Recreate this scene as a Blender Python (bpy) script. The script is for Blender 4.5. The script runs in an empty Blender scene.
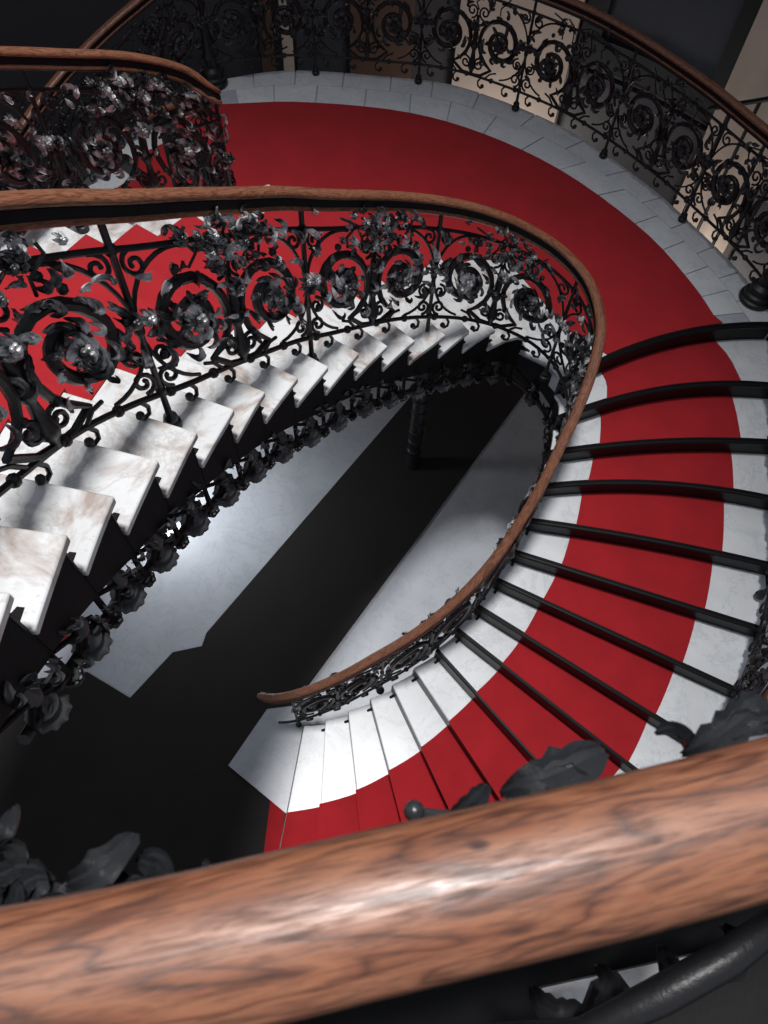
import bpy, math, random
from mathutils import Vector, Matrix
random.seed(7)
C = bpy.context.scene.collection
PI = math.pi
L = -4.3; R_ = .17; G = L-16*R_           # landing level, riser height, hall floor level (camera eye = origin)

# ------------------------------------------------------------------ materials
def mat(name, col=(.5,.5,.5), rough=.5, metal=0., spec=.5):
    m = bpy.data.materials.new(name); m.use_nodes = True
    b = m.node_tree.nodes['Principled BSDF']
    b.inputs['Base Color'].default_value = (*col, 1); b.inputs['Roughness'].default_value = rough
    b.inputs['Metallic'].default_value = metal; b.inputs['Specular IOR Level'].default_value = spec
    return m, m.node_tree, b
def ramp(nt, fac, stops):
    r = nt.nodes.new('ShaderNodeValToRGB'); e = r.color_ramp.elements
    while len(e) < len(stops): e.new(.5)
    for x, (p, c) in zip(e, stops): x.position = p; x.color = (*c, 1)
    nt.links.new(fac, r.inputs[0]); return r.outputs[0]
def noise(nt, scale, detail=6, dist=0., vec=None, rough=.6):
    n = nt.nodes.new('ShaderNodeTexNoise'); n.inputs['Scale'].default_value = scale
    n.inputs['Detail'].default_value = detail; n.inputs['Distortion'].default_value = dist; n.inputs['Roughness'].default_value = rough
    if vec: nt.links.new(vec, n.inputs['Vector'])
    return n.outputs['Fac']
def objco(nt):
    t = nt.nodes.new('ShaderNodeTexCoord'); return t.outputs['Object']
def mixc(nt, f, a, b, mode='MIX'):
    m = nt.nodes.new('ShaderNodeMix'); m.data_type = 'RGBA'; m.blend_type = mode
    for k, v in ((0, f), (6, a), (7, b)):
        if isinstance(v, (int, float)): m.inputs[k].default_value = v
        elif isinstance(v, tuple): m.inputs[k].default_value = (*v, 1)
        else: nt.links.new(v, m.inputs[k])
    return m.outputs[2]
def bump(nt, b, h, s, d=.01):
    n = nt.nodes.new('ShaderNodeBump'); n.inputs['Strength'].default_value = s; n.inputs['Distance'].default_value = d
    nt.links.new(h, n.inputs['Height']); nt.links.new(n.outputs[0], b.inputs['Normal'])
def marble(name, base, vein, rough, scale=2.2, warm=None):
    m, nt, b = mat(name, base, rough)
    co = objco(nt)
    n1 = noise(nt, scale, 10, .5, co, .68)
    v = ramp(nt, n1, [(.0, (1,1,1)), (.475, (1,1,1)), (.5, (.25,.25,.25)), (.518, (1,1,1)), (1, (1,1,1))])
    n2 = noise(nt, scale*.6, 4, .5, co)
    c = mixc(nt, ramp(nt, n2, [(.3, (0,0,0)), (.75, (1,1,1))]), base, tuple(x*.78 for x in base))
    if warm: c = mixc(nt, ramp(nt, noise(nt, scale*1.3, 5, 2.0, co), [(.5, (0,0,0)), (.68, (1,1,1))]), c, warm)  # brown streaks: reflections on the tread ends put into the base colour
    c = mixc(nt, v, mixc(nt, .62, c, vein), c)
    sp = ramp(nt, noise(nt, scale*16, 4, 0, co), [(.0, (.9,.9,.9)), (.62, (1,1,1)), (.72, (.86,.86,.86))])
    c = mixc(nt, 1., c, sp, 'MULTIPLY')
    nt.links.new(c, b.inputs['Base Color'])
    return m
M = {}
M['marble'] = marble('white_marble', (.70,.72,.745), (.40,.43,.47), .32, 3.)
M['marble_tread'] = marble('reflection_streak_marble', (.66,.67,.68), (.35,.32,.30), .2, 2.4, (.33,.27,.24))
M['marble_floor'] = marble('grey_floor_marble', (.45,.47,.51), (.28,.30,.34), .3, 3.4)
def carpet_mat(name, col, dark):
    m, nt, b = mat(name, col, .95, 0, .15)
    co = objco(nt)
    c = mixc(nt, ramp(nt, noise(nt, 3.5, 5, 0, co), [(.35, (0,0,0)), (.7, (1,1,1))]), col, dark)
    f = noise(nt, 260, 2, 0, co)
    c = mixc(nt, 1., c, ramp(nt, f, [(.3, (.8,.8,.8)), (.7, (1,1,1))]), 'MULTIPLY')
    nt.links.new(c, b.inputs['Base Color']); bump(nt, b, f, .5, .004)
    b.inputs['Sheen Weight'].default_value = .15
    return m
M['carpet'] = carpet_mat('red_carpet', (.37,.014,.020), (.30,.012,.017))
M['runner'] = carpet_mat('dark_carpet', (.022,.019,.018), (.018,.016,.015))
def iron_mat(name, col, rough, metal, spec=.5):
    m, nt, b = mat(name, col, rough, metal, spec)
    co = objco(nt); n = noise(nt, 30, 4, 0, co)
    nt.links.new(mixc(nt, n, col, tuple(x*.6 for x in col)), b.inputs['Base Color'])
    bump(nt, b, noise(nt, 90, 3, 0, co), .25, .004)
    return m
M['iron'] = iron_mat('black_iron', (.014,.014,.016), .42, 0., .38)
M['iron_leaf'] = iron_mat('pale_grey_iron', (.34,.34,.35), .34, .3)
def leaf_iron():
    m, nt, b = mat('highlight_patch_iron', (.3,.3,.3), .33, .25)
    co = objco(nt); n = noise(nt, 9, 3, .4, co)
    nt.links.new(ramp(nt, n, [(.40, (.022,.022,.025)), (.50, (.10,.10,.105)), (.62, (.62,.62,.63))]), b.inputs['Base Color'])  # pale patches over dark iron: leaf highlights painted into the base colour
    bump(nt, b, noise(nt, 70, 3, 0, co), .35, .004); return m
M['iron_leaf'] = leaf_iron()
M['dark_leaf'] = iron_mat('dark_leaf_iron', (.035,.036,.04), .36, .1)
M['fore_leaf'] = iron_mat('blued_iron', (.028,.030,.034), .3, 0., .5)
M['web'] = iron_mat('matt_black_iron', (.010,.010,.011), .7, 0., .15)
M['grey_iron'] = iron_mat('grey_iron', (.055,.055,.06), .45, .2)
M['black'], _, _ = mat('black_lacquer', (.006,.006,.007), .34, 0., .2)
def wood_mat():
    m, nt, b = mat('oiled_wood', (.4,.15,.06), .3)
    uv = nt.nodes.new('ShaderNodeUVMap'); uv.uv_map = 'UVMap'
    mp = nt.nodes.new('ShaderNodeMapping'); mp.inputs['Scale'].default_value = (1.6, 9, 1)
    nt.links.new(uv.outputs[0], mp.inputs[0])
    n0 = noise(nt, 2.2, 3, .6, mp.outputs[0])
    mul = nt.nodes.new('ShaderNodeMath'); mul.operation = 'MULTIPLY'; mul.inputs[1].default_value = 9.; nt.links.new(n0, mul.inputs[0])
    fr = nt.nodes.new('ShaderNodeMath'); fr.operation = 'PINGPONG'; fr.inputs[1].default_value = .5; nt.links.new(mul.outputs[0], fr.inputs[0])
    rings = ramp(nt, fr.outputs[0], [(.0, (.09,.034,.020)), (.16, (.19,.072,.038)), (.5, (.235,.098,.052))])
    mp2 = nt.nodes.new('ShaderNodeMapping'); mp2.inputs['Scale'].default_value = (34, 300, 1); nt.links.new(uv.outputs[0], mp2.inputs[0])
    fib = noise(nt, 1., 4, .3, mp2.outputs[0])
    c = mixc(nt, 1., rings, ramp(nt, fib, [(.36, (.52,.47,.44)), (.56, (1.05,1.05,1.05))]), 'MULTIPLY')
    mp3 = nt.nodes.new('ShaderNodeMapping'); mp3.inputs['Scale'].default_value = (16, 36, 1); nt.links.new(uv.outputs[0], mp3.inputs[0])
    kn = noise(nt, 1., 1, 0, mp3.outputs[0])
    c = mixc(nt, ramp(nt, kn, [(.77, (0,0,0)), (.80, (1,1,1))]), c, (.05,.018,.012))
    nt.links.new(c, b.inputs['Base Color'])
    nt.links.new(ramp(nt, fib, [(.35, (.62,)*3), (.65, (.34,)*3)]), b.inputs['Roughness'])
    bump(nt, b, fib, .12, .002)
    b.inputs['Coat Weight'].default_value = .08; b.inputs['Coat Roughness'].default_value = .22
    return m
M['wood'] = wood_mat()
def plaster(name, col, rough=.8, joints=False):
    m, nt, b = mat(name, col, rough)
    co = objco(nt)
    c = mixc(nt, noise(nt, 1.3, 5, 0, co), col, tuple(x*.72 for x in col))
    nt.links.new(c, b.inputs['Base Color'])
    return m
M['dark_wall'] = plaster('charcoal_wall', (.036,.034,.040), .6)
M['cream'] = plaster('cream_plaster', (.62,.50,.42), .85)
M['brown'] = plaster('brown_timber', (.10,.045,.025), .5)
M['glass'], _, _ = mat('dark_door_panel', (.030,.032,.042), .35)
M['frame'], _, _ = mat('door_frame_black', (.006,.006,.007), .4)

# ------------------------------------------------------------------ mesh helpers
class MB:
    def __init__(s): s.v = []; s.f = []; s.uv = {}
    def add(s, vs, fs, uvs=None):
        n = len(s.v); s.v += [tuple(v) for v in vs]
        for i, f in enumerate(fs):
            s.f.append(tuple(a+n for a in f))
            if uvs: s.uv[len(s.f)-1] = uvs[i]
    def build(s, name, m, parent=None, smooth=True, label=None):
        me = bpy.data.meshes.new(name); me.from_pydata(s.v, [], s.f); me.update()
        me.materials.append(m)
        if s.uv:
            l = me.uv_layers.new(name='UVMap')
            for p in me.polygons:
                u = s.uv.get(p.index)
                if u:
                    for li, c in zip(p.loop_indices, u): l.data[li].uv = c
        if smooth:
            for p in me.polygons: p.use_smooth = True
            me.set_sharp_from_angle(angle=math.radians(42))
        o = bpy.data.objects.new(name, me); C.objects.link(o)
        if parent: o.parent = parent; o.matrix_parent_inverse = Matrix.Translation(-Vector(parent.location))
        if label: o['label'] = label
        return o
def thing(name, label, cat, loc=(0,0,0), group=None):
    o = bpy.data.objects.new(name, None); C.objects.link(o); o.location = loc; o.empty_display_size = .1
    o['label'] = label; o['category'] = cat
    if group: o['group'] = group
    return o
def tag(o, label, cat, group=None):
    o['label'] = label; o['category'] = cat
    if group: o['group'] = group
    return o
def struct(o): o['kind'] = 'structure'; return o
def frames(pts, up=Vector((0,0,1))):
    out = []; n = None
    for i, p in enumerate(pts):
        a = pts[max(i-1,0)]; b = pts[min(i+1, len(pts)-1)]
        t = (b-a); t = t.normalized() if t.length > 1e-9 else Vector((0,0,1))
        if n is None:
            n = up - t*up.dot(t)
            if n.length < .05: n = Vector((1,0,0)) - t*t.x
        else: n = n - t*n.dot(t)
        n.normalize(); out.append((t, n, t.cross(n)))
    return out
def tube(mb, pts, rad, sides=6, flat=1.):
    pts = [Vector(p) for p in pts]
    rs = rad if isinstance(rad, (list, tuple)) else [rad]*len(pts)
    fr = frames(pts); vs = []; fs = []
    for p, r, (t, n, b) in zip(pts, rs, fr):
        for k in range(sides):
            a = 2*PI*k/sides; vs.append(p + n*math.cos(a)*r + b*math.sin(a)*r*flat)
    m = len(pts)
    for i in range(m-1):
        for k in range(sides):
            k2 = (k+1) % sides
            fs.append((i*sides+k, i*sides+k2, (i+1)*sides+k2, (i+1)*sides+k))
    fs.append(tuple(range(sides))[::-1]); fs.append(tuple((m-1)*sides+k for k in range(sides)))
    mb.add(vs, fs)
def ball(mb, c, r, seg=8, rings=5, sz=1.):
    c = Vector(c); vs = [c+Vector((0,0,r*sz))]; fs = []
    for i in range(1, rings):
        th = PI*i/rings
        for k in range(seg):
            a = 2*PI*k/seg; vs.append(c+Vector((r*math.sin(th)*math.cos(a), r*math.sin(th)*math.sin(a), r*sz*math.cos(th))))
    vs.append(c-Vector((0,0,r*sz)))
    for k in range(seg): fs.append((0, 1+k, 1+(k+1)%seg))
    for i in range(rings-2):
        for k in range(seg):
            a = 1+i*seg+k; b = 1+i*seg+(k+1)%seg; fs.append((a, a+seg, b+seg, b))
    e = len(vs)-1
    for k in range(seg): fs.append((e, 1+(rings-2)*seg+(k+1)%seg, 1+(rings-2)*seg+k))
    mb.add(vs, fs)
def lathe(mb, prof, origin, seg=16, scallop=None, axis=None):
    """prof: (radius, height) pairs, bottom to top; scallop: {index: (lobes, depth)}"""
    o = Vector(origin); vs = []; fs = []
    ax = Vector(axis).normalized() if axis else Vector((0,0,1))
    e1 = ax.orthogonal().normalized(); e2 = ax.cross(e1)
    for i, (r, h) in enumerate(prof):
        for k in range(seg):
            a = 2*PI*k/seg; rr = r
            if scallop and i in scallop: rr = r*(1-scallop[i][1]*(0.5-.5*math.cos(scallop[i][0]*a)))
            vs.append(o + e1*rr*math.cos(a) + e2*rr*math.sin(a) + ax*h)
    n = len(prof)
    for i in range(n-1):
        for k in range(seg):
            k2 = (k+1) % seg; fs.append((i*seg+k, i*seg+k2, (i+1)*seg+k2, (i+1)*seg+k))
    fs.append(tuple(range(seg))[::-1]); fs.append(tuple((n-1)*seg+k for k in range(seg)))
    mb.add(vs, fs)
def box(mb, c, sx, sy, sz, ux=Vector((1,0,0)), uy=Vector((0,1,0)), uz=Vector((0,0,1))):
    c = Vector(c); vs = []
    for z in (-1,1):
        for y in (-1,1):
            for x in (-1,1): vs.append(c+ux*x*sx/2+uy*y*sy/2+uz*z*sz/2)
    mb.add(vs, [(0,2,3,1),(4,5,7,6),(0,1,5,4),(2,6,7,3),(0,4,6,2),(1,3,7,5)])
def catmull(P, x):
    """P list of tuples, x real index"""
    n = len(P); x = max(0, min(n-1-1e-9, x)); i = int(x); t = x-i
    g = lambda j: P[j] if 0 <= j < n else (tuple(2*a-b for a, b in zip(P[0], P[1])) if j < 0 else tuple(2*a-b for a, b in zip(P[-1], P[-2])))
    p0, p1, p2, p3 = g(i-1), g(i), g(i+1), g(i+2)
    return tuple(.5*((2*b)+(c-a)*t+(2*a-5*b+4*c-d)*t*t+(3*b-a-3*c+d)*t**3) for a, b, c, d in zip(p0, p1, p2, p3))
def ngon_slab(mb, poly, z, th):
    """poly: ccw or cw plan points -> solid slab, top at z"""
    from mathutils.geometry import tessellate_polygon
    n = len(poly); vs = [(x, y, z) for x, y in poly]+[(x, y, z-th) for x, y in poly]
    area = sum(poly[i][0]*poly[(i+1)%n][1]-poly[(i+1)%n][0]*poly[i][1] for i in range(n))
    tris = tessellate_polygon([[Vector((x, y, 0)) for x, y in poly]]); fs = []
    for a, b, c in tris:
        A, B, Cc = poly[a], poly[b], poly[c]
        s = (B[0]-A[0])*(Cc[1]-A[1])-(B[1]-A[1])*(Cc[0]-A[0])
        if s < 0: b, c = c, b
        fs.append((a, b, c)); fs.append((a+n, c+n, b+n))
    for i in range(n):
        j = (i+1) % n
        fs.append((i, i+n, j+n, j) if area > 0 else (j, j+n, i+n, i))
    mb.add(vs, fs)

# ------------------------------------------------------------------ stair plan (k = riser index; tread [k,k+1] lies at L + k*R_)
D = [(1.18,3.5),(1.2,3.31),(1.17,3.12),(1.12,2.93),(1.05,2.74),(.97,2.56),(.87,2.4),(.76,2.24),(.63,2.1),(.49,1.98),(.33,1.87),(.17,1.77),(0,1.69),(-.18,1.62),(-.37,1.57),(-.57,1.54)]
U = [(.9,3.72),(.64,3.59),(.45,3.41),(.28,3.21),(.09,3.0),(-.06,2.8),(-.2,2.59),(-.33,2.35),(-.44,2.14),(-.54,1.92),(-.61,1.7),(-.68,1.47),(-.73,1.24),(-.77,1.01),(-.79,.8),(-.8,.57),(-.8,.33)]
DO = [(2.82,4.18),(2.86,3.74),(2.88,3.35),(2.88,2.96),(2.86,2.5),(2.78,2.07),(2.63,1.65),(2.41,1.27),(2.16,.96),(1.98,.42),(1.56,.2),(1.08,.1),(.55,.1),(.14,.04),(-.3,.0),(-.7,.0)]
UO = [(.50,4.85),(-.03,4.66),(-.52,4.60),(-1.00,4.46),(-1.33,4.18),(-1.57,3.87),(-1.79,3.53),(-1.96,3.24),(-2.11,2.93),(-2.26,2.6),(-2.38,2.26),(-2.48,1.93),(-2.55,1.6),(-2.61,1.26),(-2.64,.93),(-2.65,.62),(-2.65,.33)]
IN = D[::-1]+U; OUT = DO[::-1]+UO; K0 = -15
BULGE = {0:.15, -1:.13, -2:.06, -3:.09, -4:.03}
def inner(k): return catmull(IN, k-K0)
def outer(k): return catmull(OUT, k-K0)
def bulge(k):
    a = math.floor(k); t = k-a; return BULGE.get(a, 0)*(1-t)+BULGE.get(a+1, 0)*t
def spt(k, t):
    a = inner(k); b = outer(k)
    return Vector((a[0]+(b[0]-a[0])*t, a[1]+(b[1]-a[1])*t+bulge(k)*4*t*(1-t)))
def sdir(k):
    a = Vector(inner(k)); b = Vector(outer(k)); return (b-a).normalized()
def slen(k): return (Vector(outer(k))-Vector(inner(k))).length
def tread_slab(mb, k0, k1, d0, d1, z, th, na=4, nt=10):
    """d0,d1: functions k -> t range"""
    top = []; 
    for i in range(na+1):
        k = k0+(k1-k0)*i/na; a = d0(k); b = d1(k)
        top.append([spt(k, a+(b-a)*j/nt) for j in range(nt+1)])
    vs = []; idx = lambda i, j, l: (l*(na+1)+i)*(nt+1)+j
    for l in (0, 1):
        for row in top:
            for p in row: vs.append((p.x, p.y, z-l*th))
    fs = []
    a, b, c = top[0][0], top[0][-1], top[-1][0]
    flip = ((b-a).cross(c-a)) < 0
    def q(*f): fs.append(f[::-1] if flip else f)
    for i in range(na):
        for j in range(nt):
            q(idx(i,j,0), idx(i,j+1,0), idx(i+1,j+1,0), idx(i+1,j,0)); q(idx(i+1,j,1), idx(i+1,j+1,1), idx(i,j+1,1), idx(i,j,1))
    for j in range(nt):
        q(idx(0,j,1), idx(0,j+1,1), idx(0,j+1,0), idx(0,j,0)); q(idx(na,j,0), idx(na,j+1,0), idx(na,j+1,1), idx(na,j,1))
    for i in range(na):
        q(idx(i,0,0), idx(i+1,0,0), idx(i+1,0,1), idx(i,0,1)); q(idx(i,nt,1), idx(i+1,nt,1), idx(i+1,nt,0), idx(i,nt,0))
    mb.add(vs, fs)
def wallstrip(mb, pts, z0, z1, th, close=True):
    """vertical band following plan pts with thickness"""
    n = len(pts); vs = []
    for i, p in enumerate(pts):
        p = Vector(p[:2]); a = Vector(pts[max(0,i-1)][:2]); b = Vector(pts[min(n-1,i+1)][:2]); t = (b-a).normalized(); nn = Vector((-t.y, t.x))*th/2
        z0i = z0[i] if isinstance(z0, list) else z0; z1i = z1[i] if isinstance(z1, list) else z1
        vs += [(p.x+nn.x, p.y+nn.y, z0i), (p.x+nn.x, p.y+nn.y, z1i), (p.x-nn.x, p.y-nn.y, z1i), (p.x-nn.x, p.y-nn.y, z0i)]
    fs = []
    for i in range(n-1):
        for k in range(4):
            k2 = (k+1) % 4; fs.append((i*4+k, (i+1)*4+k, (i+1)*4+k2, i*4+k2))
    fs.append((0,1,2,3)); fs.append(((n-1)*4+3, (n-1)*4+2, (n-1)*4+1, (n-1)*4))
    mb.add(vs, fs)

zero = lambda k: 0.; one = lambda k: 1.
def interp(tbl, k):
    ks = sorted(tbl)
    if k <= ks[0]: return tbl[ks[0]]
    for a, b in zip(ks, ks[1:]):
        if k <= b: return tbl[a]+(tbl[b]-tbl[a])*(k-a)/(b-a)
    return tbl[ks[-1]]
CI = {-15:.72,-13:.64,-11:.54,-9:.45,-6:.39,-3:.36,-1:.37,0:.38, 1:.8,2:.75,3:.68,4:.58,5:.52,17:.52}
CO = {-15:1.56,-8:1.55,-7:1.49,-5:1.44,-1:1.42,0:1.35, 1:1.6,2:1.6,3:1.56,17:1.56}
cin = lambda k: interp(CI, k)/slen(k)
cout = lambda k: interp(CO, k)/slen(k)

# ---- flights: lower, upper
lower = thing('staircase_flight', 'winding flight on the right with white marble treads and glossy black risers', 'stairs', (2.0,2.0,G))
upper = thing('staircase_flight', 'upper flight on the left with projecting white marble tread ends and black risers', 'stairs', (-1.6,2.2,G))
carpet_lo = thing('stair_carpet', 'red carpet covering the treads of the right-hand flight between black risers', 'carpet', (2.0,2.5,L))
carpet_up = thing('stair_carpet', 'bright red carpet climbing the left-hand flight behind the ornate balustrade', 'carpet', (-1.4,3.0,L))
for k in range(-15, 17):
    if k == 0: continue
    z = L+k*R_
    up = k > 0; fl = upper if up else lower
    k0 = k-.12 if up else (k-.04 if k <= -10 else k); k1 = min(k+1, 17)
    mb = MB(); tread_slab(mb, k0, k1, zero, one, z, .035)
    t = mb.build('tread', M['marble_tread'] if up else M['marble'], fl)
    bv = t.modifiers.new('bevel', 'BEVEL'); bv.width = .006; bv.segments = 2; bv.limit_method = 'ANGLE'
    mb = MB(); tread_slab(mb, k0-.035 if up or k <= -10 else k0+.01, k1+(.0 if up else -.02), cin, (lambda k: min(cout(k), 1.01)) if up else cout, z+.009, .05 if up else .008)
    c = mb.build('carpet_piece', M['carpet'], carpet_up if up else carpet_lo)
for k in range(-15, 17):       # risers: vertical black plate under the front edge of every tread
    z = L+k*R_; up = k > 0; fl = upper if up else lower
    mb = MB()
    a0, a1 = (.01, .99) if up else (.0, 1.)
    kk = k+.02 if up else k
    pts = [spt(kk, a0+(a1-a0)*j/14) for j in range(15)]
    wallstrip(mb, pts, z-R_-(.02 if up else 0), z-.03 if up or k <= -10 else z+.002, .02)
    if not up and k > -10:
        nd = Vector((-(pts[-1]-pts[0]).y, (pts[-1]-pts[0]).x)).normalized()
        if nd.dot(Vector(inner(k-1))-Vector(inner(k))) < 0: nd = -nd
        nr = interp({-15:.004,-10:.008,-5:.017,0:.019}, k)
        tube(mb, [(p.x+nd.x*nr*.8, p.y+nd.y*nr*.8, z-.007-nr*.5) for p in pts], nr, 8)
    mb.build('riser', M['black'], fl)
# sloping soffits (underside plates) of both flights
for (ka, kb, fl) in ((1., 17., upper), (-15., 0., lower)):
    mb = MB(); n = 48; vs = []; fs = []
    for i in range(n+1):
        k = ka+(kb-ka)*i/n; z = L+k*R_-.26
        for t in (.02, .34, .66, .98):
            p = spt(k, t); vs.append((p.x, p.y, z))
        for t in (.02, .34, .66, .98):
            p = spt(k, t); vs.append((p.x, p.y, z-.02))
    for i in range(n):
        for j in range(3):
            a = i*8+j; fs.append((a, a+1, a+9, a+8)); fs.append((a+4, a+12, a+13, a+5))
        fs.append((i*8, i*8+8, i*8+12, i*8+4)); fs.append((i*8+3, i*8+7, i*8+15, i*8+11))
    mb.add(vs, fs); mb.build('soffit', M['black'], fl)
# outer stringers
for (ka, kb, fl) in ((1., 17., upper), (-15., 0., lower)):
    mb = MB(); n = 60; pts = []; z0 = []; z1 = []
    for i in range(n+1):
        k = ka+(kb-ka)*i/n; p = spt(k, 1.); q = p+sdir(k)*.03; pts.append(q); z0.append(L+k*R_-.34); z1.append(L+k*R_-.1)
    wallstrip(mb, pts, z0, z1, .03); mb.build('outer_stringer', M['iron'], fl)

def leaf(mb, F, u, v, w, ang, ln, wd, curl=.5, lift=.3, lobes=3):
    """F maps (u,v,w)->world. leaf from (u,v) heading ang in panel plane, lifting toward the viewer"""
    n = 10; vs = []; fs = []; x, y, z = u, v, w; a = ang; el = lift
    for i in range(n+1):
        t = i/n
        prof = math.sin(PI*min(.97, t*.85+.1))**.55*(.75+.35*t)
        prof *= 1-.30*abs(math.sin(t*PI*lobes)) if 0 < i < n else (.35 if i == 0 else .55)
        ww = wd*prof+.0008; th = .0035+.004*(1-t)
        px, py = -math.sin(a), math.cos(a)
        for (o, d) in ((-1, .35), (-.5, -.25), (0, .45), (.5, -.25), (1, .35), (.5, -.75), (0, -.45), (-.5, -.75)):
            dd = d*th*1.6 + (abs(o)*ww*.35 if o else 0)
            vs.append(F(x+px*o*ww, y+py*o*ww, z+dd))
        st = ln/n
        x += math.cos(a)*math.cos(el)*st; y += math.sin(a)*math.cos(el)*st; z += math.sin(el)*st
        a += curl*st/ln*1.6; el -= (lift*2.6)*st/ln
    m = 8
    for i in range(n):
        for k in range(m):
            k2 = (k+1) % m; fs.append((i*m+k, i*m+k2, (i+1)*m+k2, (i+1)*m+k))
    fs.append(tuple(range(m))[::-1]); fs.append(tuple(n*m+k for k in range(m)))
    mb.add(vs, fs)
def flower(mb, F, u, v, w, r, petals=7, rot=0.):
    for i in range(petals):
        leaf(mb, F, u, v, w, rot+2*PI*i/petals, r*.95, r*.36, .3, .8, 1)
    for i in range(5):
        a = 2*PI*i/5; ball(mb, F(u+.22*r*math.cos(a), v+.22*r*math.sin(a), w+r*.35), r*.16, 6, 4)
    ball(mb, F(u, v, w+r*.45), r*.2, 6, 4)
def spiral(cu, cv, r0, r1, a0, turns, n=34):
    return [(cu+(r0+(r1-r0)*(i/n)**.8)*math.cos(a0+turns*2*PI*i/n), cv+(r0+(r1-r0)*(i/n)**.8)*math.sin(a0+turns*2*PI*i/n)) for i in range(n+1)]
# ---- iron stringer along the well: band, lower rail, rods, pendants
def well_side(k, off): 
    p = Vector(inner(k)); q = p+sdir(k)*off; return q
mb = MB(); n = 200; pts = []; z0 = []; z1 = []
for i in range(n+1):
    k = -14.6+(16.9+14.6)*i/n; q = well_side(k, .05); pts.append(q); z0.append(L+k*R_-.30); z1.append(L+k*R_-.13)
wallstrip(mb, pts, z0, z1, .02); 
stringer = thing('iron_stringer', 'black cast-iron stringer with round pendants under the marble tread ends', 'stringer', (pts[n//2].x, pts[n//2].y, L-.3))
mb.build('string_band', M['web'], stringer)
mb = MB(); tube(mb, [(*well_side(-14.6+31.5*i/200, .03), L+(-14.6+31.5*i/200)*R_-.50) for i in range(201)], .017, 8)
mb.build('lower_rail', M['iron'], stringer)
for k in range(-14, 17):
    z = L+k*R_
    wo = .02 if k > -9 else .05
    a = well_side(k+.04, wo); b = well_side(k+.5, wo); c = well_side(k+1., wo)
    mb = MB()
    # web plate filling the triangle under the tread, with scroll
    vs = [(a.x,a.y,z-.04),(c.x,c.y,z-.04),(c.x,c.y,z-.02+R_*.0-.14),(a.x,a.y,z-.26)]
    wallstrip(mb, [a, b, c], [z-.33, z-.33+.085, z-.33+.17], z-.036, .016)
    # rods to the lower rail
    tube(mb, [(a.x,a.y,z-.04), (a.x,a.y,z-.50)], .011, 6)
    d = well_side(k+.95, .03)
    tube(mb, [(a.x,a.y,z-.49), (b.x,b.y,z-.32), (d.x,d.y,z-.20)], .009, 6)
    cx = Vector((b.x,b.y,z-.37)); tg = (Vector((*c,0))-Vector((*a,0))).normalized()
    sp = [cx+tg*(.07*(1-i/20))*math.cos(i*.55)+Vector((0,0,1))*(.06*(1-i/20))*math.sin(i*.55) for i in range(18)]
    tube(mb, sp, .009, 6)
    mb.build('string_bracket', M['web'], stringer)
    mb = MB(); rr = random.Random(k); T3 = Vector((tg.x, tg.y, R_/.27)).normalized(); nrm3 = -Vector((*sdir(k+.5), 0))
    FS = lambda u, v, w: Vector((a.x, a.y, z-.36))+T3*u+Vector((0,0,v))+nrm3*w
    for q in range(9): leaf(mb, FS, rr.uniform(.0,.24), rr.uniform(-.12,.10), .01, rr.uniform(0,6.3), rr.uniform(.05,.09), rr.uniform(.012,.02), rr.uniform(-2.5,2.5), rr.uniform(.3,1.), 2)
    mb.build('string_leaves', M['grey_iron'] if k > 5 else M['web'], stringer)
    # pendant
    mb = MB(); o = (b.x+sdir(k+.5).x*.012, b.y+sdir(k+.5).y*.012, z-.24)
    lathe(mb, [(.004,-.30),(.016,-.285),(.012,-.26),(.03,-.245),(.058,-.215),(.062,-.205),(.05,-.19),(.034,-.18),(.04,-.165),(.044,-.155),(.03,-.14),(.022,-.11),(.030,-.08),(.034,-.06),(.024,-.03),(.014,.03),(.004,.07)], o, 44, {4:(11,.12),5:(11,.14)})
    mb.build('pendant', M['grey_iron'], stringer)
    mb = MB(); p = (a.x, a.y, z-.52)
    for q in range(7):
        an = 2*PI*q/7; ball(mb, (p[0]+.02*math.cos(an), p[1]+.02*math.sin(an), p[2]), .014, 6, 4)
    lathe(mb, [(.003,-.05),(.014,-.04),(.018,-.02),(.012,0.),(.024,.02)], p, 10)
    mb.build('drop_finial', M['iron'], stringer)

# ------------------------------------------------------------------ landing
c0 = Vector((-.35,3.95))
ARC = [(2.86,4.18),(2.80,4.66),(2.36,5.16),(1.98,5.68),(1.33,6.33),(.43,6.80),(-.31,6.88),(-1.14,6.87),(-1.82,6.64)]
ARC[1] = (2.66,4.66)
def arc_pt(x): return Vector(catmull(ARC, x))
d1 = [spt(0, j/14) for j in range(15)]
arc = [arc_pt(8*i/48) for i in range(49)]
l2 = [c0+Vector((math.cos(a), math.sin(a)))*r for a, r in ((math.radians(130),3.0),(math.radians(130),1.65))]
land = thing('landing', 'half-round marble landing with worn white border slabs around the red carpet', 'landing', (1.5,5.0,L))
mb = MB()
poly = [tuple(p) for p in d1]+[tuple(p) for p in arc[1:]]+[tuple(l2[0]), tuple(l2[1]), (-1.25,4.75), (-.7,4.4), (.1,4.05), (.9,3.74), (1.08,3.64)]
ngon_slab(mb, poly, L-.012, .14); mb.build('landing_slab', M['marble_floor'], land, smooth=False)
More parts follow.
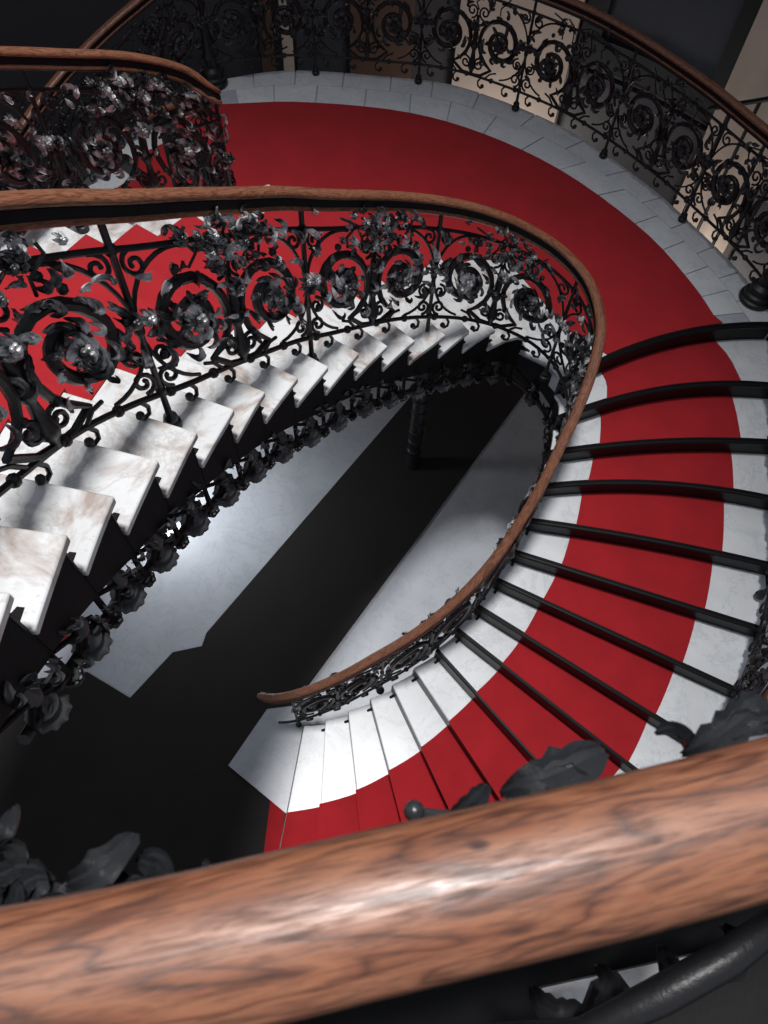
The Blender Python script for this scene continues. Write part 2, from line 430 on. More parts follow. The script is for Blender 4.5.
# border slabs laid side by side with fine joints
CARC = [(2.40,4.12),(2.24,4.53),(1.91,5.09),(1.30,5.73),(.61,6.16),(-.1,6.38),(-1.0,6.41),(-1.69,6.3)]
def carc(x): return Vector(catmull(CARC, x))
ns = 15
for row in range(2):
    for i in range(ns):
        jit = [0, .18, -.12, .1, -.2][i % 5] if row else 0
        u0 = (i+(.5 if row else 0))/ns; u1 = min((i+1+(.5 if row else 0))/ns, 1)
        if row and i == ns-1: continue
        gap = .0035
        P = []; Q = []
        for s in range(5):
            u = u0+(u1-u0)*s/4+(gap if s == 0 else -gap if s == 4 else 0)*.25
            A = arc_pt(8*u); B = carc(7*u); B = B+(B-A)*.12
            f0, f1 = ((0., .40) if row == 0 else (.406, 1.))
            P.append(tuple(A+(B-A)*f0)); Q.append(tuple(A+(B-A)*f1))
        mb = MB(); ngon_slab(mb, P+Q[::-1], L+random.uniform(-.001,.001), .010); mb.build('border_slab', M['marble'], land, smooth=False)
mb = MB()
inn = [tuple(d1[j]) for j in (0,1,2,3)]
ngon_slab(mb, inn+[(1.50,3.9),(1.30,4.3),(1.05,4.75),(.74,4.95),(.2,4.9),(-.4,4.8),(-.7,4.45),(.1,4.06),(.9,3.745),(1.08,3.645)], L, .011)
mb.build('well_head_slab', M['marble'], land, smooth=False)
mb = MB()
ta, tb = cin(0), cout(0)
dl = [tuple(spt(0, ta+(tb-ta)*j/10)+Vector((0,.012))) for j in range(11)]
cp = dl+[tuple(carc(7*i/30)) for i in range(1,31)]+[(-2.05,6.0),(-1.62,5.46),(-1.30,5.0),(-.8,4.75),(-.1,4.70),(.36,4.68),(.62,4.74),(.78,4.68),(.91,4.5),(1.09,4.22),(1.24,3.98)]
ngon_slab(mb, cp, L+.009, .008)
cl = mb.build('landing_carpet', M['carpet'], smooth=False)
tag(cl, 'wide curved red carpet lying on the half-round landing', 'carpet')

# left flight going down behind the left-hand panel
leftf = thing('staircase_flight', 'dim flight dropping away behind the black panel at upper left', 'stairs', (-2.4,4.5,G))
carpet_l = thing('stair_carpet', 'shaded red carpet glimpsed through the iron panel at upper left', 'carpet', (-2.6,5.0,L))
for i in range(1, 10):
    a0 = math.radians(130+9.5*(i-1)); a1 = math.radians(130+9.5*i); z = L-i*R_
    def ring(r0, r1):
        return [tuple(c0+Vector((math.cos(a0+(a1-a0)*j/3), math.sin(a0+(a1-a0)*j/3)))*r0) for j in range(4)]+[tuple(c0+Vector((math.cos(a1+(a0-a1)*j/3), math.sin(a1+(a0-a1)*j/3)))*r1) for j in range(4)]
    mb = MB(); ngon_slab(mb, ring(1.65, 3.0), z, .035); mb.build('tread', M['marble'], leftf, smooth=False)
    mb = MB(); ngon_slab(mb, ring(1.95, 2.7), z+.009, .008); mb.build('carpet_piece', M['carpet'], carpet_l, smooth=False)
    mb = MB(); wallstrip(mb, [c0+Vector((math.cos(a0), math.sin(a0)))*r for r in (1.65, 3.0)], z-.03, z+R_, .02); mb.build('riser', M['black'], leftf)

# ------------------------------------------------------------------ balustrades
class Path:
    def __init__(s, ctrl, side, n=12):
        s.p = [Vector(catmull(ctrl, i/n)) for i in range((len(ctrl)-1)*n+1)]
        s.s = [0.]
        for a, b in zip(s.p, s.p[1:]): s.s.append(s.s[-1]+(b-a).xy.length)
        s.side = side; s.len = s.s[-1]; s.n = n
    def at(s, x):
        x = max(0, min(s.len-1e-6, x))
        lo, hi = 0, len(s.s)-1
        while hi-lo > 1:
            m = (lo+hi)//2
            if s.s[m] <= x: lo = m
            else: hi = m
        t = (x-s.s[lo])/max(1e-9, s.s[hi]-s.s[lo])
        return s.p[lo].lerp(s.p[hi], t)
    def nrm(s, x):
        d = (s.at(x+.03)-s.at(x-.03)).xy.normalized(); return Vector((-d.y, d.x, 0))*s.side
    def map(s, x, h, w=0.):
        return s.at(x)+Vector((0,0,h))+s.nrm(x)*w
    def sidx(s, ci): return s.s[int(round(ci*s.n))]
RAILH = .97
PROF = [(0,.0),(.012,-.001),(.023,-.005),(.031,-.012),(.034,-.020),(.032,-.027),(.027,-.031),(.018,-.033),(.017,-.060),(.024,-.064),(.029,-.070),(.029,-.078),(.022,-.083),(-.022,-.083),(-.029,-.078),(-.029,-.070),(-.024,-.064),(-.017,-.060),(-.018,-.033),(-.027,-.031),(-.032,-.027),(-.034,-.020),(-.031,-.012),(-.023,-.005),(-.012,-.001)]
CORE = [(-.024,-.034),(.024,-.034),(.026,-.048),(.024,-.0645),(-.024,-.0645),(-.026,-.048)]  # black strip filling the wood recess, standing in for the groove's shade
def handrail(path, s0, s1, parent, h=RAILH, taper0=False, taper1=False, PROF=PROF, name='handrail', mt=None):
    if name == 'handrail': handrail(path, s0+.03, s1-.03, parent, h, PROF=CORE, name='rail_groove_shade', mt=M['web'])
    n = max(8, int((s1-s0)/.04)); mb = MB(); m = len(PROF)
    pl = [0]
    for i in range(1, m+1): pl.append(pl[-1]+math.dist(PROF[i-1], PROF[i % m]))
    vs = []; fs = []; uvs = []
    for i in range(n+1):
        x = s0+(s1-s0)*i/n; c = path.at(x)+Vector((0,0,h)); nn = path.nrm(x)
        tg = (path.at(x+.03)-path.at(x-.03)).normalized(); upv = tg.cross(nn); 
        if upv.z < 0: upv = -upv
        sc = 1.
        dd = min((x-s0) if taper0 else 9, (s1-x) if taper1 else 9)
        if dd < .05: sc = math.sqrt(max(.02, 1-(1-dd/.05)**2))*.5+.5
        for a, b in PROF: vs.append(c+nn*a*sc+upv*((b+.043)*sc-.043))
    for i in range(n):
        for k in range(m):
            k2 = (k+1) % m; fs.append((i*m+k, i*m+k2, (i+1)*m+k2, (i+1)*m+k))
            u0 = s0+(s1-s0)*i/n; u1 = s0+(s1-s0)*(i+1)/n
            uvs.append(((u0, pl[k]), (u0, pl[k+1]), (u1, pl[k+1]), (u1, pl[k])))
    mb.add(vs, fs, uvs)
    mb.add([vs[k] for k in range(m)], [tuple(range(m))[::-1]]); mb.add([vs[n*m+k] for k in range(m)], [tuple(range(m))])
    return mb.build(name, mt or M['wood'], parent, label='polished reddish-brown wooden handrail' if not mt else None)

def ptube(mb, F, pts, r, w=0., sides=6):
    tube(mb, [F(p[0], p[1], w if len(p) < 3 else p[2]) for p in pts], r, sides)

def bay(path, s0, s1, parent, rng, post=True, detail=1., spray=1., depth=1., lm='iron_leaf'):
    W = s1-s0
    F = lambda u, v, w: path.map(s0+u, .11+(v-.11)*1.12 if v > .11 else v, w*depth)
    bot, top = .11, .70
    mb = MB(); subs = []
    # mirrored pair of great spirals
    for sg in (-1, 1):
        cu = W/2+sg*W*.245; cv = .40; ro = MB(); lf = MB(); subs += [('rosette', ro), ('acanthus_leaves', lf)]
        r0 = min(.225, W*.235)
        pts = spiral(cu, cv, r0, .045, -PI/2-sg*.25, sg*-1.8)
        tail = [(W/2+sg*.012, bot+.005), (W/2+sg*W*.09, bot+.012)]
        pts = tail+pts if sg > 0 else tail+pts
        m = len(pts)
        ptube(mb, F, pts, [.0125+.010*math.sin(PI*i/m) for i in range(m)], .0, 7)
        # outer C scroll rising to the upper rod
        c2 = [(cu+sg*(r0+.015)*math.cos(a)*1.02, cv+.01+(r0+.055)*math.sin(a)) for a in [math.radians(x) for x in range(-80, 101, 10)]]
        ptube(mb, F, c2, .008)
        ptube(mb, F, spiral(cu+sg*(r0-.045), top-.055, .05, .012, PI*.6, sg*-1.3, 18), .008)
        ptube(mb, F, spiral(cu+sg*(r0-.04), bot+.075, .055, .012, -PI*.5, sg*1.4, 18), .009)
        ptube(mb, F, spiral(W/2+sg*.055, .585, .055, .012, -PI*.5, sg*-1.4, 18), .008)
        ptube(mb, F, spiral(W/2+sg*.06, .2, .05, .012, PI*.5, sg*1.3, 18), .009)
        ptube(mb, F, [(cu-sg*.1, bot), (cu-sg*.05, bot+.05), (cu, cv-r0+.0)], .008)
        for q in range(4):
            a = -PI/2-sg*.25+sg*-1.8*2*PI*(.1+.17*q)
            ball(mb, F(cu+r0*.95*math.cos(a), cv+r0*.95*math.sin(a), .01), .017, 7, 5)
        # rosette in the spiral
        flower(ro, F, cu, cv, .012, .085, 8, rng.random())
        for q in range(5):
            a = rng.uniform(0, 2*PI); leaf(lf, F, cu+.06*math.cos(a), cv+.06*math.sin(a), .0, a+1.0, .11, .022, sg*1.5, .5)
        # acanthus leaves wrapping the spiral
        for q in range(int(15*detail)):
            a = -PI/2-sg*.25+sg*-1.8*2*PI*(.03+.065*q); rr = r0*(1-.04*q)
            leaf(lf, F, cu+rr*math.cos(a), cv+rr*math.sin(a), .012, a-sg*(PI/2+rng.uniform(-.9,.7)), rng.uniform(.07,.14), rng.uniform(.014,.026), -sg*rng.uniform(1.,3.0), rng.uniform(.3,1.1))
    # centre stem, vase and bud
    lathe_pts = [(.11,.012),(.15,.02),(.17,.034),(.2,.038),(.24,.022),(.30,.016),(.33,.032),(.345,.034),(.36,.02),(.42,.024),(.47,.017),(.56,.012)]
    tube(mb, [F(W/2, h, .0) for h, r in lathe_pts], [r for h, r in lathe_pts], 10)
    lf = MB(); subs.append(('leaf_spray', lf))
    flower(lf, F, W/2, .5, .03, .06, 7)
    # crowning spray of leaves and small blossoms
    for q in range(int(40*detail*spray)):
        u = W/2+rng.gauss(0, W*.17); v = top+rng.uniform(-.12,.09)
        leaf(lf, F, u, v, rng.uniform(-.01,.05), rng.uniform(-.3, PI+.3), rng.uniform(.05,.11), rng.uniform(.012,.022), rng.choice((-1,1))*rng.uniform(.8,3.2), rng.uniform(.4,1.3))
    for q in range(int(10*detail*spray)):
        flower(lf, F, W/2+rng.gauss(0, W*.15), top+rng.uniform(-.12,.09), rng.uniform(.02,.06), rng.uniform(.025,.042), 6, rng.random())
    for q in range(5):
        u = W/2+(q-2)*W*.1; ptube(mb, F, [(u, .60, .0), (u+rng.uniform(-.04,.04), .66, .02), (u+rng.uniform(-.08,.08), top+.03, .035), (u+rng.uniform(-.1,.1), top+.07, .045)], .006)
    # leaves and buds by the posts
    for sg, u0 in ((1, 0), (-1, W)):
        lf = MB(); subs.append(('blossom', lf))
        flower(lf, F, u0+sg*.03, .46, .025, .05, 7)
        for q in range(5):
            leaf(lf, F, u0+sg*rng.uniform(.01,.06), rng.uniform(.2,.66), .015, PI/2+sg*rng.uniform(-1.4,.6), rng.uniform(.07,.12), .02, rng.uniform(-2,2), rng.uniform(.3,.8))
        ptube(mb, F, spiral(u0+sg*.06, .30, .05, .012, PI*.5, -sg*1.4, 16), .008)
    # J-shaped curls hanging under the lower rod
    nh = max(3, int(round(W/.24)))
    for q in range(nh):
        u = (q+.5)*W/nh
        pts = [(u-.08, bot), (u-.02, bot+.004), (u+.020, bot-.008), (u+.042, bot-.040), (u+.036, bot-.078), (u+.008, bot-.094), (u-.014, bot-.078), (u-.010, bot-.062)]
        ptube(mb, F, pts, .0085); ball(mb, F(u-.004, bot-.070, 0), .017, 8, 6)
        ball(mb, F(u-.08, bot, 0), .022, 8, 6)
    p = mb.build('scroll_panel', M['iron'], parent)
    for nm, q in subs:
        x = q.build(nm, M[lm], None); x.parent = p; x.matrix_parent_inverse = Matrix.Identity(4)
    return p
def rods(path, s0, s1, parent):
    for nm, h, r in (('upper_rod', .77, .0105), ('lower_rod', .11, .0115)):
        mb = MB(); n = max(8, int((s1-s0)/.05)); tube(mb, [path.map(s0+(s1-s0)*i/n, h) for i in range(n+1)], r, 8); mb.build(nm, M['iron'], parent)
    mb = MB(); n = max(8, int((s1-s0)/.05)); vs = []
    tube(mb, [path.map(s0+(s1-s0)*i/n, RAILH-.094) for i in range(n+1)], .012, 8, 1.8); mb.build('rail_core', M['iron'], parent)
def post(path, s, parent, base_h=-.0, big=False):
    mb = MB(); k = 1.9 if big else 1.
    b = path.at(s); zt = RAILH-.08
    lathe(mb, [(.030*k,base_h),(.036*k,base_h+.012),(.034*k,base_h+.03),(.022*k,base_h+.038),(.028*k,base_h+.05),(.026*k,base_h+.065),(.013*k,base_h+.08),(.0115*k,.11),(.019*k,.115),(.019*k,.135),(.0115*k,.14),(.0115*k,.42),(.018*k,.43),(.018*k,.45),(.0115*k,.46),(.0115*k,.75),(.018*k,.76),(.018*k,.78),(.0115*k,.79),(.0115*k,zt)], b, 14)
    return mb.build('post', M['iron'], parent)

def zp(k): return L+k*R_
# main balustrade: from the rail under the camera, round, down the upper flight, round the well end, down to the hall
ctrl = []
for x, y, zt in [(1.6,.66,-.37),(1.1,.42,-.365),(.7,.245,-.36),(.4,.13,-.36),(.185,.0575,-.365),(.019,.011,-.37),(-.146,-.032,-.375),(-.34,-.068,-.38),(-.56,-.07,-.39),(-.78,.0,-.42),(-.95,.18,-.51)]:
    ctrl.append((x, y, zt-RAILH))
nf = len(ctrl)
RT = [(15.5,-1.0,.56,.97),(15,-1.0,.76,.97),(14,-.985,1.02,.97),(13,-.95,1.28,.97),(12,-.87,1.52,.97),(11,-.765,1.745,.97),(10,-.675,1.975,.97),(9,-.575,2.2,.97),(8,-.46,2.43,.97),(7,-.325,2.64,.97),(6,-.17,2.86,.97),(5,-.01,3.075,.97),(4,.2,3.27,.97),(3,.43,3.43,.97),(2,.69,3.55,.95),(1,.95,3.59,.93),(0,1.155,3.51,.93),(-1,1.255,3.35,.92),(-2,1.235,3.15,.92),(-3,1.17,2.95,.92),(-4,1.085,2.76,.92),(-5,1.0,2.58,.92),(-6,.905,2.43,.92),(-7,.80,2.28,.92),(-8,.67,2.14,.92),(-9,.525,2.02,.92),(-10,.36,1.91,.92),(-11,.18,1.82,.92),(-12,.0,1.75,.92),(-13,-.19,1.675,.92),(-14,-.385,1.62,.92),(-15,-.58,1.585,.92),(-15.8,-.77,1.575,.92),(-16.2,-.92,1.605,.92)]
for k, x, y, H in RT: ctrl.append((x, y, zp(k)+H-RAILH))
main = thing('balustrade', 'ornate black iron balustrade with floral scrolls and long wooden handrail winding round the open well', 'balustrade', (1.0,3.5,L))
P = Path(ctrl, 1)
# make the normal point to the well
mid = P.sidx(nf+15); 
tw = Vector((.2,2.6,0))-P.at(mid); P.side = 1 if P.nrm(mid).dot(tw) > 0 else -1
handrail(P, 0, P.len, main, taper1=True)
rods(P, .1, P.len-.12, main)
rng = random.Random(3)
def kidx(k): # control index of step k
    return nf+1+(15-k)
def s_of_k(k): 
    a = kidx(k); i = int(a); t = a-i
    return P.sidx(i)+(P.sidx(i+1)-P.sidx(i))*t if t > 0 else P.sidx(i)
posts = [P.sidx(0)+.1, P.sidx(1)+.15, P.sidx(3)-.02, P.sidx(7)-.02]+[s_of_k(k) for k in (15.2, 11.5, 7.65, 4.05, .4, -3.6, -7.6, -11.6)]+[s_of_k(-15)+.05]
for i, s in enumerate(posts):
    post(P, s, main, -.09 if i > 3 else -.04)
for i, (a, b) in enumerate(zip(posts, posts[1:])): bay(P, a, b, main, rng, detail=.5 if i < 3 else 1.35, spray=.3 if i < 3 else 1.15, depth=.15 if i < 3 else 1.)
# pedestal pad under the lowest post
# outer balustrade: right flight outer edge, landing arc, left flight
ctrl = []
for k in range(-14, 0):
    q = spt(k, 1.)-sdir(k)*.07; ctrl.append((q.x, q.y, zp(k)))
for i in range(0, 17):
    p = arc_pt(8*i/16); p = p+(c0-p).normalized()*.05; ctrl.append((p.x, p.y, L+(.06 if i else .02)))
for i in range(1, 9):
    a = math.radians(122+9.5*i); p = c0+Vector((math.cos(a), math.sin(a)))*2.9; ctrl.append((p.x, p.y, L+.06-i*R_*.95))
outerb = thing('balustrade', 'outer black iron balustrade with wooden handrail curving behind the half-round landing', 'balustrade', (1.9,5.6,L))
PA = Path(ctrl, 1); mid = PA.sidx(20); PA.side = 1 if PA.nrm(mid).dot(Vector((-.3,4,0))-PA.at(mid)) > 0 else -1
handrail(PA, 0, PA.len, outerb)
rods(PA, .05, PA.len-.05, outerb)
s_new1 = PA.sidx(15); s_new2 = PA.sidx(30)
def divide(path, a, b, w, par, rr, **kw):
    n = max(1, round((b-a)/w)); xs = [a+(b-a)*i/n for i in range(n+1)]
    for x, y in zip(xs, xs[1:]): bay(path, x, y, par, rr, **kw)
    return xs
allx = divide(PA, .1, s_new1, 1.0, outerb, rng, detail=.7, lm='dark_leaf')
allx += divide(PA, s_new1, s_new2, 1.02, outerb, rng, detail=.7, spray=.4, lm='dark_leaf')[1:]
allx += divide(PA, s_new2, PA.len-.1, 1.0, outerb, rng, detail=.7, lm='dark_leaf')[1:]
for sn in (s_new1, s_new2):
    mb = MB(); b = PA.at(sn)
    lathe(mb, [(.125,-.055),(.13,-.04),(.125,-.025),(.105,-.015),(.11,.0),(.105,.015),(.085,.025),(.08,.05),(.09,.06),(.085,.08),(.05,.10),(.045,.16),(.06,.19),(.045,.22),(.035,.5)], b, 28)
    mb.build('newel_base', M['iron'], outerb)
for x in allx: post(PA, x, outerb, -.06, big=abs(x-s_new1) < .01 or abs(x-s_new2) < .01)
# left balustrade: outer edge of the upper flight, turning back at its foot
ctrl = []
for k in range(14, 8, -1):
    q = spt(k, 1.)-sdir(k)*.16; ctrl.append((q.x, q.y, zp(k)))
for x, y, zr in [(-1.86,3.25,-2.02),(-1.66,3.56,-2.20),(-1.45,3.86,-2.38),(-1.26,4.10,-2.58),(-1.15,4.20,-2.75),(-1.22,4.38,-2.90),(-1.40,4.60,-3.10),(-1.69,4.86,-3.35),(-1.86,5.0,-3.52)]:
    ctrl.append((x, y, zr-RAILH))
leftb = thing('balustrade', 'left-hand black iron balustrade with silvery-highlighted leaves and a handrail turning back at its end', 'balustrade', (-1.3,4.5,L))
PB = Path(ctrl, 1); mid = PB.sidx(5); PB.side = 1 if PB.nrm(mid).dot(Vector((-.3,2,0))-PB.at(mid)) > 0 else -1
handrail(PB, 0, PB.len, leftb)
rods(PB, .05, PB.len-.05, leftb)
xs = divide(PB, .1, PB.sidx(10), .95, leftb, rng, detail=1.3, spray=1.4)
xs += divide(PB, PB.sidx(10), PB.len-.1, .9, leftb, rng, detail=.6)[1:]
for x in xs: post(PB, x, leftb, -.05)

# large acanthus leaves cast on the stringer just below the viewer's rail
def big_leaf(name, u, v, w, ang, ln, wd, curl, lift, par, lobes=5):
    mb = MB(); leaf(mb, lambda a, b, c: Vector((a, b, c)), u, v, w, ang, ln, wd, curl, lift, lobes); return mb.build(name, M['iron_leaf'], par)

# gallery floor the photographer stands on
mb = MB()
ngon_slab(mb, [(.29,-.062),(.585,.01),(.56,-.02),(.38,-.125),(.33,-.14)], -1.385, .03)
gal = mb.build('gallery_slab', M['marble_tread'], smooth=False); tag(gal, 'small pale marble slab glimpsed below the nearest handrail at lower right', 'floor slab')
mb = MB()
ngon_slab(mb, [(-.55,-.09),(.03,.06),(.55,.19),(1.2,.48),(2.6,1.0),(3.0,-2.0),(-3.0,-2.0),(-3.0,.2),(-.95,.2),(-.8,-.05)], -1.418, .10)
tag(mb.build('gallery_deck', M['web'], smooth=False), 'black iron edge of the gallery right under the nearest handrail', 'floor slab')
W3 = lambda a, b, c: Vector((a, b, c))
def orn(name, build):
    mb = MB(); build(mb); o = mb.build(name, M['fore_leaf'], main); return o
def fr_leaf(mb):
    leaf(mb, W3, .085, .080, -.50, .30, .075, .017, .2, .25, 6); leaf(mb, W3, .09, .078, -.505, .9, .04, .010, -1.5, .3, 4); leaf(mb, W3, .11, .085, -.50, .75, .035, .009, -1.2, .3, 4)
orn('acanthus_leaf', fr_leaf)
def fr_bud(mb):
    ball(mb, (.030,.064,-.485), .0065, 10, 7); tube(mb, [(.030,.064,-.486),(.044,.063,-.49),(.058,.062,-.495),(.075,.050,-.5)], [.003,.0035,.006,.007], 8); leaf(mb, W3, .052,.064,-.488,.35,.03,.007,.5,.3,3)
orn('bud', fr_bud)
def fr_shell(mb):
    for i, (x, y, a, l, w_) in enumerate([(-.150,.004,1.9,.045,.010),(-.138,.006,1.55,.05,.010),(-.126,.008,1.2,.05,.010),(-.112,.010,.9,.048,.009),(-.10,.012,.5,.04,.008),(-.16,.0,2.3,.04,.009)]):
        leaf(mb, W3, x, y, -.50+.004*(i%2), a, l*.78, w_*.7, [-2.2,1.9][i%2], .6, 1); leaf(mb, W3, x+.006, y+.002, -.497, a-.3, l*.6, w_*.5, [1.8,-2.][i%2], .7, 1)
    leaf(mb, W3, -.165,.012,-.49,.2,.05,.012,.8,.5,2); tube(mb, [(-.19,-.01,-.52),(-.16,.012,-.505),(-.13,.012,-.50),(-.1,.0,-.52)], .009, 8)
orn('shell_cluster', fr_shell)
def fr_big(mb):
    for x, y, a, l, w_ in [(-.24,.0,1.2,.07,.018),(-.225,.0,1.6,.07,.016),(-.21,-.005,1.9,.06,.015),(-.26,.02,.9,.06,.016),(-.20,-.01,.7,.06,.014),(-.235,.03,.2,.05,.014)]:
        leaf(mb, W3, x, y, -.53, a, l*.75, w_*.6, 1.4, .55, 2); leaf(mb, W3, x+.012, y, -.527, a+.4, l*.6, w_*.45, -1.8, .6, 2); leaf(mb, W3, x-.01, y+.004, -.525, a-.5, l*.5, w_*.4, 2., .6, 2)
    tube(mb, [(-.27,-.02,-.56),(-.22,.01,-.54),(-.17,.0,-.53),(-.14,-.02,-.54)], .012, 8)
orn('leaf_cluster', fr_big)
def fr_right(mb):
    leaf(mb, W3, .195,.108,-.48,.42,.07,.014,.3,.3,5); leaf(mb, W3, .20,.108,-.485,1.5,.03,.005,1.5,.4,1); leaf(mb, W3, .22,.118,-.48,.9,.04,.010,-1.,.4,3)
orn('acanthus_leaf', fr_right)
mb = MB(); tube(mb, [(.50,.060,-.90),(.42,.035,-.85),(.36,-.003,-.85),(.295,-.038,-.86),(.23,-.075,-.90),(.15,-.09,-1.0)], [.010,.014,.017,.017,.014,.01], 10); mb.build('scroll_bar', M['iron'], main)
mb = MB(); tube(mb, [(.26,-.12,-1.1),(.285,-.080,-1.1),(.302,-.045,-1.1),(.325,-.034,-1.1),(.336,-.050,-1.1),(.335,-.066,-1.1),(.352,-.058,-1.1),(.372,-.045,-1.1)], [.011]*6+[.009,.008], 8); ball(mb, (.378,-.043,-1.1), .013); mb.build('scroll_bar', M['iron'], main)
for q in range(9):
    mb = MB(); x = .20+.075*q; y = .02+.33*(x-.3)-.03
    leaf(mb, W3, x, y, -1.0, -1.2+.5*math.sin(q*2.3), .07, .018, 1.4*(-1)**q, .4, 3); mb.build('acanthus_leaf', M['iron'], main)

# ------------------------------------------------------------------ hall floor, carpets, column
mb = MB(); ngon_slab(mb, [(-9,-5),(9,-5),(9,13),(-9,13)], G, .1); struct(mb.build('floor', M['marble_floor'], smooth=False))
mb = MB()
e = Vector((.545,.84)).normalized()
# long dark runner widening into a cross carpet
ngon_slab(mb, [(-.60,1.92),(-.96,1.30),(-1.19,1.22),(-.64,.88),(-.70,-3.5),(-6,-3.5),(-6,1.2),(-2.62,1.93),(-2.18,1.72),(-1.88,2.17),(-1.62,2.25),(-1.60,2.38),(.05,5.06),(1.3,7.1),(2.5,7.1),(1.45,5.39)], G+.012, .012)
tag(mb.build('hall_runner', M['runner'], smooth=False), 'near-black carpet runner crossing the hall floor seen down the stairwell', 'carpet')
mb = MB(); ngon_slab(mb, [(-3.9,1.2),(-2.85,2.25),(-3.3,2.9),(-4.5,1.9)], G+.02, .008)
tag(mb.build('hall_mat', M['carpet'], smooth=False), 'small red mat glimpsed through the stringer at the far left', 'mat')
mb = MB(); ngon_slab(mb, [(-.80,.93),(-.66,.84),(-.70,.02),(-.80,.02)], G+.022, .01)
tag(mb.build('foot_carpet', M['carpet'], smooth=False), 'short red carpet piece at the foot of the right-hand flight', 'carpet')
mb = MB(); ngon_slab(mb, [(-.52,1.78),(-.60,.80),(-.68,.85),(-1.20,1.19),(-.93,1.70)], G+.03, .03)
tag(mb.build('plinth_step', M['marble_floor'], smooth=False), 'grey marble block at the foot of the lower handrail', 'step')
# iron column under the well end
cb = Vector((.38,4.45,G))
q = (.27,4.42)
col = thing('iron_column', 'dark ringed cast-iron column standing in the well below the landing', 'column', (q[0], q[1], G))
mb = MB(); pr = [(.08,0),(.08,.05),(.07,.07),(.08,.12),(.07,.16)]
h = .2
while h < 2.2:
    pr += [(.068,h),(.068,h+.10),(.080,h+.11),(.080,h+.13),(.068,h+.14)]; h += .17
pr += [(.07,2.3),(.10,2.36),(.12,2.42),(.12,2.55)]
lathe(mb, pr, (q[0],q[1],G), 24); mb.build('shaft', M['iron'], col)

# ------------------------------------------------------------------ back wall with dark openings and pale piers
WC = Vector((-.35,3.95))
def wall_at(sl, R=4.6):
    """point of the round wall seen in compass direction sl (x per y from the eye)"""
    d = Vector((sl, 1)).normalized(); b = d.dot(WC); disc = b*b-(WC.length_squared-R*R); t = b+math.sqrt(disc); return d*t
def facet(name, a, b, z0, z1, m, out=0., th=.12, **kw):
    A = wall_at(a, 4.6-out); B = wall_at(b, 4.6-out); n = max(2, int(abs(b-a)/.06)); mb = MB()
    wallstrip(mb, [wall_at(a+(b-a)*i/n, 4.6-out) for i in range(n+1)], z0, z1, th); return mb.build(name, m, **kw)
ZT = 1.5
struct(facet('wall_back', -1.6, 1.6, G, ZT, M['dark_wall']))

for i, (a, b, m, o) in enumerate([(.052,.20,'cream',.12),(.413,.525,'cream',.12),(-.203,-.185,'brown',.1),(-.174,-.160,'cream',.1),(-.085,-.005,'brown',.1)]):
    struct(facet('trim_%d' % (i+1), a, b, G, ZT, M[m], out=o))
d = facet('door_1', .225, .397, -4.36, -2.2, M['glass'], out=.06, th=.05); struct(d)
dc = d
for (a, b, z0, z1) in ((.205,.232,-4.6,-2.1),(.39,.412,-4.6,-2.1),(.205,.412,-4.62,-4.36),(.205,.412,-2.2,-2.08)):
    facet('door_frame', a, b, z0, z1, M['frame'], out=.12, th=.09, parent=dc)
facet('door_sill', .205, .412, -4.78, -4.70, M['glass'], out=.14, th=.08, parent=dc)
d2 = facet('door_2', -.155, -.09, G+.0, -2.2, M['glass'], out=.08, th=.05); struct(d2)
# thin iron hand-rail fixed along the pale pier, top right
rl = thing('wall_rail', 'thin dark sloping rail with upright bars in front of the pale pier at upper right', 'railing', (3.0,6.6,-4.6))
A = wall_at(.40, 4.2); B = wall_at(.56, 4.2)
mb = MB(); tube(mb, [(A.x,A.y,-4.35),(B.x,B.y,-3.55)], .022, 8); mb.build('top_bar', M['iron'], rl)
for t in (.2,.42,.64,.86):
    p = A.lerp(B, t); mb = MB(); tube(mb, [(p.x,p.y,-6.2),(p.x,p.y,-4.35+.8*t)], .018, 8); mb.build('upright_bar', M['iron'], rl)

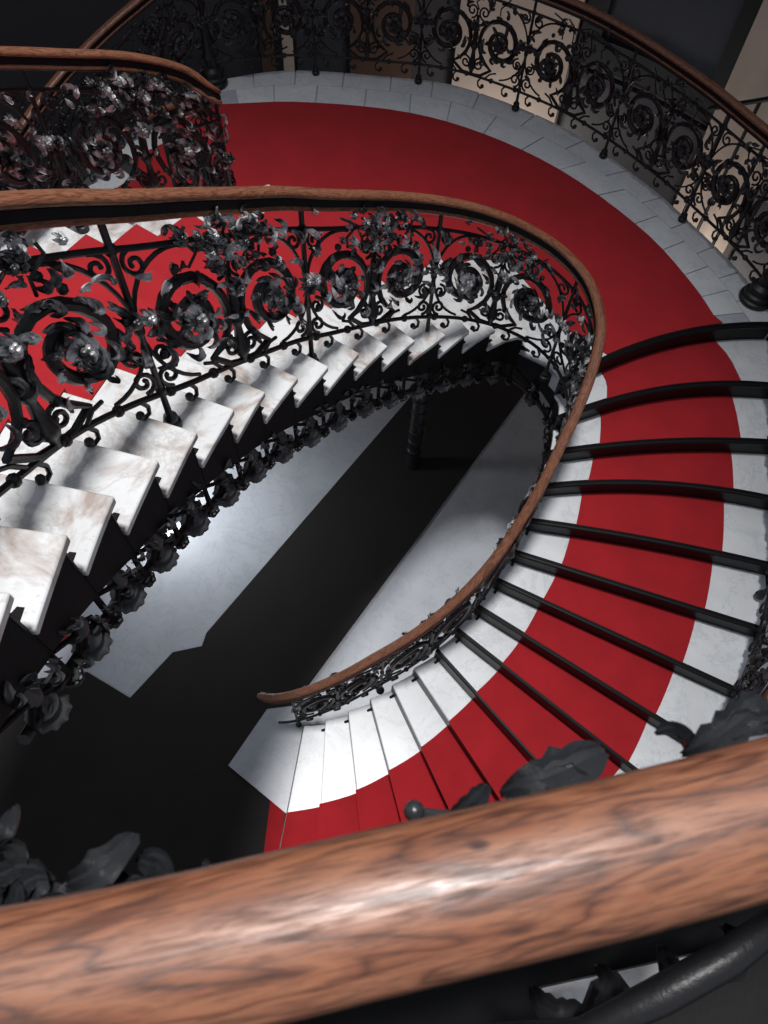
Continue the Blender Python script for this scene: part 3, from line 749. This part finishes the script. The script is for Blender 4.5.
# ------------------------------------------------------------------ camera
cd = bpy.data.cameras.new('camera'); cam = bpy.data.objects.new('camera', cd); C.objects.link(cam)
f, nx, ny = 770., 355., 930.
dn = Vector((nx-384, ny-512, f)).normalized()          # straight down, seen from the camera (x right, y down, z forward)
fw = Vector((0,0,1)); Yc = (fw-dn*fw.dot(dn)).normalized(); Zc = -dn; Xc = Yc.cross(Zc)
cx = Vector((Xc.x, Yc.x, Zc.x)); cy = -Vector((Xc.y, Yc.y, Zc.y)); cz = -Vector((Xc.z, Yc.z, Zc.z))
cam.matrix_world = Matrix((( cx.x, cy.x, cz.x, 0),(cx.y, cy.y, cz.y, 0),(cx.z, cy.z, cz.z, 0),(0,0,0,1)))
cd.sensor_fit = 'VERTICAL'; cd.sensor_height = 36; cd.lens = f/1024*36
cd.clip_start = .02; cd.dof.use_dof = True; cd.dof.focus_distance = 3.6; cd.dof.aperture_fstop = 14
bpy.context.scene.camera = cam

# ------------------------------------------------------------------ light
w = bpy.data.worlds.new('world'); bpy.context.scene.world = w; w.use_nodes = True
w.node_tree.nodes['Background'].inputs[0].default_value = (.84,.89,1.,1); w.node_tree.nodes['Background'].inputs[1].default_value = .36
def area(name, loc, target, size, power, col, spread=180):
    l = bpy.data.lights.new(name, 'AREA'); l.shape = 'DISK'; l.size = size; l.energy = power; l.color = col; l.spread = math.radians(spread)
    o = bpy.data.objects.new(name, l); C.objects.link(o); o.location = loc
    o.rotation_euler = (Vector(target)-Vector(loc)).to_track_quat('-Z', 'Y').to_euler(); return o
def spot(name, loc, target, radius, power, col, ang, blend=1.):
    l = bpy.data.lights.new(name, 'SPOT'); l.shadow_soft_size = radius; l.energy = power; l.color = col; l.spot_size = math.radians(ang); l.spot_blend = blend
    o = bpy.data.objects.new(name, l); C.objects.link(o); o.location = loc
    o.rotation_euler = (Vector(target)-Vector(loc)).to_track_quat('-Z', 'Y').to_euler(); return o
spot('skylight', (-.5,2.3,15), (-1.6,.9,-4), 1.1, 17500, (1.,.985,.97), 36)
area('under_stair_fill', (-2.7,4.1,-5.9), (-1.6,3.5,G), .5, 24, (.93,.97,1.), 120)  # added lamp hidden below the flights to brighten the left floor patch
for nm, sl in (('pier_fill_light', .126), ('pier_fill_light', .47)):
    q = wall_at(sl, 3.75); t = wall_at(sl, 4.6)
    area(nm, (q.x, q.y, G+.5), (t.x, t.y, G+1.6), .5, 16, (1.,.93,.86), 150)  # added unseen uplights that brighten the two pale piers
vs = bpy.context.scene.view_settings
vs.view_transform = 'Standard'; vs.look = 'None'; vs.exposure = 0; vs.gamma = 1; vs.use_curve_mapping = False
